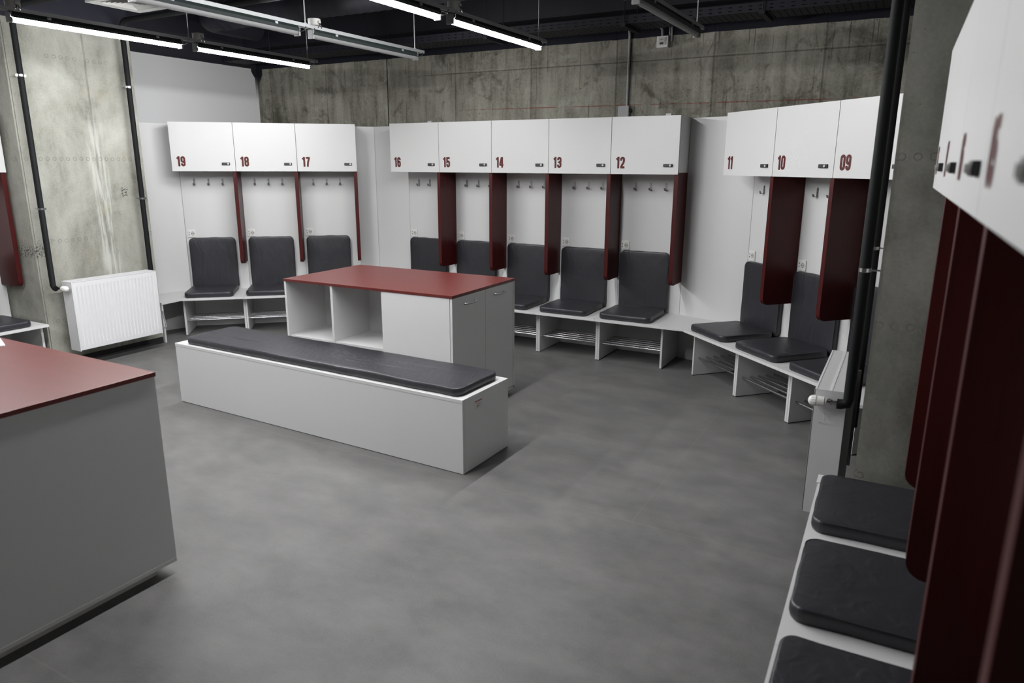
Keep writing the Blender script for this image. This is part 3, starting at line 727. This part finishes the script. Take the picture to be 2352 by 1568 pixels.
def valve(label, loc, rz):
    """thermostatic head pointing along +x from the pipe end, radiator behind it at +y"""
    t = thing('radiator_valve', label, 'valve', loc, rz, 'radiator valves')
    bm = bmesh.new(); add_tube(bm, [(0, 0, 0), (.014, 0, 0)], .012, 6); add_tube(bm, [(.012, 0, 0), (.045, 0, 0)], .0085, 14); add_tube(bm, [(.018, 0, 0), (.028, 0, 0)], .0125, 6)
    add_tube(bm, [(.034, 0, 0), (.034, .032, 0.002)], .009, 14); add_tube(bm, [(.034, .014, 0), (.034, .022, 0)], .0125, 6); obj('valve_body', bm, chrome, t, True, 35)
    bm = bmesh.new(); add_tube(bm, [(.044, 0, 0), (.052, 0, 0), (.053, 0, 0), (.082, 0, 0), (.083, 0, 0), (.085, 0, 0), (.086, 0, 0), (.104, 0, 0), (.114, 0, 0), (.119, 0, 0)],
                              [.018, .019, .022, .0232, .021, .021, .0238, .023, .017, .007], 24)
    for k in range(14):
        a = 2 * PI * k / 14; ca, sa = math.cos(a), math.sin(a)
        add_tube(bm, [(.088, ca * .0232, sa * .0232), (.106, ca * .022, sa * .022)], .0018, 5)
    obj('thermostat_head', bm, white_plastic, t, True, 40); return t
valve('white thermostat head on the left radiator', (-6.185, 3.345, .697), 0)
# mirrored: head points to -x, radiator still at +y
v2 = valve('white ribbed thermostat head on the right radiator', (-0.172, 3.290, .705), PI)
for c_ in kids(v2): c_.data.transform(Matrix.Scale(-1, 4, (0, 1, 0))); c_.data.flip_normals()
# return pipe of the left radiator beside the corner bench
t = thing('return_pipe', 'thin white return pipe at the lower right corner of the left radiator', 'pipe', (-6.13, 4.18, 0))
bm = bmesh.new(); add_tube(bm, [(0, 0, .185)] + bend((0, 0, .185), (0, .075, .185), (-.04, .075, .30), .03) + [(-.045, .078, .34)], .0065, 12); obj('pipe_body', bm, galv, t, True, 50)
bm = bmesh.new(); add_tube(bm, [(0, -.012, .185), (0, .012, .185)], .013, 6); obj('pipe_nut', bm, chrome, t)

# ------------------------------------------------------------ ceiling services
LT = math.radians(89.25 - 90)     # the light lines run almost along y
LZ = 2.541
def light_pos(xe, s): # point s metres back from the far end of a line
    return (xe + math.sin(LT) * s * 1.0, 4.885 - s)
def make_fixture(lit):
    """1.12 m batten hanging under the rail; local y from 0 (far end) to -1.12"""
    t = thing('batten_light', 'x', 'light', group='lit batten lights' if lit else 'unlit batten lights'); L = 1.12
    bm = bmesh.new(); prof = [(.017 * math.cos(a), .017 * math.sin(a) - .004) for a in [PI + PI * i_ / 10 for i_ in range(11)]] + [(.017, .003), (-.017, .003)]
    add_prism(bm, prof, -L + .004, -.004, 'y'); obj('diffuser', bm, tube_on if lit else lens_off, t, True, 50)
    bm = bmesh.new(); add_prism(bm, [(-.022, .0035), (.022, .0035), (.026, .020), (.018, .038), (-.018, .038), (-.026, .020)], -L, 0, 'y'); obj('housing', bm, lens_clear, t)
    bm = bmesh.new()
    for yy in (-.005, -L - .012):
      bm = bmesh.new(); add_box(bm, -.024, .024, yy, yy + .017, -.024, .034, .006)
      obj('end_cap', bm, mat('fixture_cap', (.13, .135, .135, 1), .4) if 'fixture_cap' not in bpy.data.materials else bpy.data.materials['fixture_cap'], t)
    bm = bmesh.new(); add_tube(bm, [(.024, -.004, .004), (.036, .012, .004), (.052, .020, .012), (.058, .026, .034)], .0028, 8); add_tube(bm, [(.024, -L, .004), (.036, -L - .016, .004), (.052, -L - .024, .012), (.058, -L - .030, .034)], .0028, 8)
    obj('cable_tail', bm, black_plastic, t, True)
    for yy in (-.20, -.92):
        bm = bmesh.new(); add_box(bm, -.028, .028, yy, yy + .022, .020, .033); add_box(bm, -.010, .010, yy, yy + .022, .030, .0378); obj('clip', bm, galv, t)
    return t
lit_p = make_fixture(True); off_p = make_fixture(False); pu = set()
lines = [(-4.703, True, 'left'), (-3.563, False, 'left'), (-2.470, True, 'right'), (-1.330, False, 'right')]
ordw = ['farthest', 'second', 'third', 'fourth', 'nearest']
for xe, lit, side in lines:
    nm = {(-4.703): 'leftmost', (-3.563): 'second from left', (-2.470): 'third from left', (-1.330): 'rightmost'}[xe]
    nmod = {-4.703: 4, -3.563: 4, -2.470: 3, -1.330: 3}[xe]; L = nmod * 1.25 + .12
    ra = thing('mounting_rail', '%s slotted steel rail hanging from the dark ceiling, carrying %s batten lights' % (nm, 'lit' if lit else 'unlit'), 'rail', (xe, 4.985, LZ + .038), LT, 'light mounting rails')
    bm = bmesh.new(); H = .0115; Wd = .0205
    add_prism(bm, [(-Wd, 0), (-Wd, H * 1.9), (Wd, H * 1.9), (Wd, 0), (Wd - .003, 0), (Wd - .003, H * 1.9 - .003), (-Wd + .003, H * 1.9 - .003), (-Wd + .003, 0)], -L, 0, 'y')
    add_box(bm, -.0175, -.010, -L, 0, 0, .0025); add_box(bm, .010, .0175, -L, 0, 0, .0025)
    obj('rail_channel', bm, galv, ra)
    for s in [0.10] + [1.25 * q_ + .02 for q_ in range(1, nmod)] + [L - .05]:
        bm = bmesh.new(); add_tube(bm, [(0, -s, .018), (0, -s, ZC - LZ - .038)], .004, 8); add_tube(bm, [(0, -s, .0215), (0, -s, .030)], .010, 6); obj('hanger_rod', bm, galv, ra, True, 40)
    for s in [1.25 * q_ for q_ in range(1, nmod)]:
        bm = bmesh.new(); add_tube(bm, [(.012, -s + .05, .0215), (.012, -s + .05, .025), (.012, -s + .05, .062), (.012, -s + .05, .063)], [.038, .040, .041, .038], 24)
        add_box(bm, .046, .062, -s + .040, -s + .060, .034, .048, .003)
        jb = obj('junction_box', bm, jbox_plastic, ra, True, 35)
        bm = bmesh.new(); yc = -s + .05
        for e_ in (1, -1): add_tube(bm, [(.052, yc + .004 * e_, .040), (.066, yc + .006 * e_, .018), (.058, yc + .016 * e_, .004)], .0028, 8)
        fc = obj('flex_cable', bm, black_plastic, ra, True); fc.parent = jb
    for k in range(nmod):
        s = k * 1.25
        x_, y_ = light_pos(xe, s)
        lab = '%s %s batten light of the %s line' % (ordw[k], 'glowing white' if lit else 'unlit grey', nm)
        pr = lit_p if lit else off_p
        if pr.name in pu: dup(pr, (x_, y_, LZ), LT, lab)
        else: pu.add(pr.name); pr.location = (x_, y_, LZ); pr.rotation_euler = (0, 0, LT); pr['label'] = lab

# perforated cable tray along the back wall
def perf(bm, x0, x1, pitch, hw, rows, plane):
    """rows: list of (v0, v1, solid) bands; holes of width hw centred in every pitch"""
    n = int((x1 - x0) / pitch); cache = {}
    def V(x, v_):
        k = (round(x, 5), round(v_, 5))
        if k not in cache: cache[k] = bm.verts.new(plane(x, v_))
        return cache[k]
    for v0, v1, solid in rows:
        for i_ in range(n):
            xa = x0 + i_ * pitch; a, b_, c_, d = xa, xa + (pitch - hw) / 2, xa + (pitch + hw) / 2, xa + pitch
            for p_, q_ in ((a, b_), (b_, c_), (c_, d)):
                if not solid and (p_, q_) == (b_, c_): continue
                bm.faces.new((V(p_, v0), V(q_, v0), V(q_, v1), V(p_, v1)))
TY0, TY1, TZ = 5.90, 6.18, 2.832
bm = bmesh.new()
side = [(0, .014, True), (.014, .021, False), (.021, .040, True), (.040, .047, False), (.047, .065, True)]
perf(bm, -6.95, 0.60, .075, .026, side, lambda x, v_: (x, TY0, TZ + v_))
perf(bm, -6.95, 0.60, .075, .026, side, lambda x, v_: (x, TY1, TZ + v_))
bot = []
for k in range(4): bot += [(k * .075, k * .075 + .018, True), (k * .075 + .018, k * .075 + .060, False), (k * .075 + .060, (k + 1) * .075, True)]
perf(bm, -6.95, 0.60, .050, .008, bot, lambda x, v_: (x, TY0 + v_, TZ))
tr = thing('cable_tray', 'dark perforated cable tray running under the ceiling along the back wall', 'cable tray')
obj('tray_channel', bm, duct_paint, tr)
for xx in (-6.2, -4.85, -3.5, -2.2, -1.12, -0.2):
    bm = bmesh.new()
    for yy in (TY0 - .02, TY1 + .02): add_tube(bm, [(xx, yy, TZ - .03), (xx, yy, ZC)], .0045, 8)
    add_box(bm, xx - .02, xx + .02, TY0 - .045, TY1 + .045, TZ - .026, TZ - .003); obj('tray_hanger', bm, duct_paint, tr)
# spiral duct
sd = thing('spiral_duct', 'round dark spiral air duct under the ceiling behind the unlit light line', 'duct', (0, 5.10, 3.085))
bm = bmesh.new(); r0 = .120; N = 24; steps = 190; prev = None
for s in range(steps + 1):
    xx = -5.95 + s * (6.5 / steps); rr = r0 + (.004 if s % 3 == 0 else 0)
    ring_ = [bm.verts.new((xx, rr * math.cos(2 * PI * k / N), rr * math.sin(2 * PI * k / N))) for k in range(N)]
    if prev:
        for k in range(N): bm.faces.new((prev[k], prev[(k + 1) % N], ring_[(k + 1) % N], ring_[k]))
    prev = ring_
obj('duct_body', bm, duct_paint, sd, True)
bm = bmesh.new()
for xx in (-5.95, -5.86): add_tube(bm, [(xx - .006, 0, 0), (xx + .006, 0, 0)], .132, 28)
add_tube(bm, [(-5.95, 0, 0)] + bend((-5.95, 0, 0), (-6.20, 0, 0), (-6.20, .4, 0), .15) + [(-6.20, .62, 0)], .118, 24); obj('duct_elbow', bm, duct_paint, sd, True, 40)
# air vent with its plenum box
vt = thing('ceiling_vent', 'square white louvred air vent at the top left under the dark ceiling', 'vent', (-4.965, 3.46, 2.80))
bm = bmesh.new()
def sq(r_, z_): return [(-r_, -r_, z_), (r_, -r_, z_), (r_, r_, z_), (-r_, r_, z_)]
def frustum(bm, r0_, z0_, r1_, z1_, th=.0012):
    a = [bm.verts.new(p_) for p_ in sq(r0_, z0_)]; b2 = [bm.verts.new(p_) for p_ in sq(r1_, z1_)]
    for k in range(4): bm.faces.new((a[k], a[(k + 1) % 4], b2[(k + 1) % 4], b2[k]))
frustum(bm, .205, .012, .205, 0); frustum(bm, .205, 0, .150, .004); frustum(bm, .150, .004, .146, .035)
obj('vent_frame', bm, vent_mat, vt)
for k, r_ in enumerate((.140, .117, .094, .071, .048)):
    bm = bmesh.new(); frustum(bm, r_, .004, r_ - .026, .032); frustum(bm, r_ - .026, .032, r_ - .024, .033); obj('louvre', bm, vent_mat, vt)
bm = bmesh.new(); a = [bm.verts.new(p_) for p_ in sq(.024, .006)]; bm.faces.new(a); obj('louvre_centre', bm, vent_mat, vt)
bm = bmesh.new(); add_box(bm, -.175, .175, -.175, .175, .045, .30); add_box(bm, -.03, .03, -.03, .03, .30, ZC - 2.80); obj('plenum_box', bm, duct_paint, vt)
bm = bmesh.new(); add_tube(bm, [(.12, -.19, -.0), (.12, -.19, ZC - 2.80)], .003, 6); add_tube(bm, [(-.19, .19, .0), (-.19, .19, ZC - 2.80)], .003, 6); obj('hanger_rod', bm, galv, vt)
# downstand beams
for yy, w_ in ((1.9, .35), (-0.6, .35)):
    pass
bm = bmesh.new(); add_box(bm, XL, XR, 1.75, 2.15, 3.10, ZC); struct('trim_3', bm, ceil_paint)
bm = bmesh.new(); add_box(bm, XL, XR, 6.30, YB, 3.02, ZC); struct('trim_4', bm, ceil_paint)

# back wall fittings
t = thing('wall_conduit', 'grey vertical cable conduit on the stained concrete wall above locker 12', 'conduit', (-2.357, 6.458, 0))
bm = bmesh.new(); add_tube(bm, [(0, 0, 2.236), (0, 0, 2.84), (0.0, -.03, 2.90), (.0, -.25, 2.93)], .0115, 12); obj('conduit_pipe', bm, grey_conduit, t, True, 50)
bm = bmesh.new(); add_tube(bm, [(.014, .006, 2.55), (.014, .006, 2.78)], .0035, 8); obj('loose_cable', bm, black_plastic, t, True)
t = thing('junction_box', 'square grey junction box on the concrete wall, at the foot of the conduit', 'box', (-2.377, 6.475, 0))
bm = bmesh.new(); add_box(bm, -.052, .052, -.058, 0, 2.142, 2.242, .004); obj('box_body', bm, grey_conduit, t)
bm = bmesh.new()
for dx in (-.043, .043):
    for zz in (2.151, 2.233): add_tube(bm, [(dx, -.058, zz), (dx, -.0595, zz)], .003, 8)
obj('screws', bm, black_plastic, t)
bm = bmesh.new(); add_tube(bm, [(.052, -.03, 2.20), (.066, -.03, 2.20)], .016, 14); obj('cable_gland', bm, black_plastic, t, True, 40)
t = thing('wall_socket_box', 'white socket box high on the concrete wall beside two short conduits', 'socket', (-2.046, 6.475, 0))
bm = bmesh.new(); add_box(bm, -.050, .050, -.052, 0, 2.712, 2.806, .004); obj('box_body', bm, white_plastic, t)
bm = bmesh.new(); add_box(bm, -.030, .034, -.058, -.051, 2.732, 2.795, .003); add_box(bm, -.024, .024, -.061, -.057, 2.758, 2.785, .002); obj('face_plate', bm, bpy.data.materials['ivory_and_shade_plastic'], t)
bm = bmesh.new(); add_prism(bm, rrect(-.020, .012, 2.737, 2.754, .006, 3), -.0605, -.0575, 'y'); add_box(bm, -.016, .012, -.0618, -.0605, 2.776, 2.779); obj('socket_slots', bm, black_plastic, t)
bm = bmesh.new(); add_tube(bm, [(-.008, -.028, 2.806), (-.010, -.030, 2.86), (-.035, -.06, 2.90), (-.05, -.25, 2.93)], .0105, 12); obj('conduit_stub', bm, grey_conduit, t, True)
bm = bmesh.new(); add_tube(bm, [(.070, -.012, 2.762), (.070, -.012, 2.90), (.070, -.06, 2.925), (.07, -.25, 2.935)], .010, 12); add_tube(bm, [(.050, -.012, 2.806), (.050, -.012, 2.88)], .006, 10); obj('conduit_stub', bm, grey_conduit, t, True)
for xx, who in ((-4.416, 'above locker 16'), (-1.908, 'above locker 12')):
    bm = bmesh.new(); add_box(bm, -.025, .025, -.015, .015, 2.117, 2.152, .002); add_box(bm, -.025, .025, .015, .19, 2.117, 2.121)
    o = obj('fixing_bracket', bm, white_edge); o.location = (xx, 6.285, 0.0); tag(o, 'small white fixing bracket on the cabinet top ' + who, 'bracket', 'white fixing brackets')
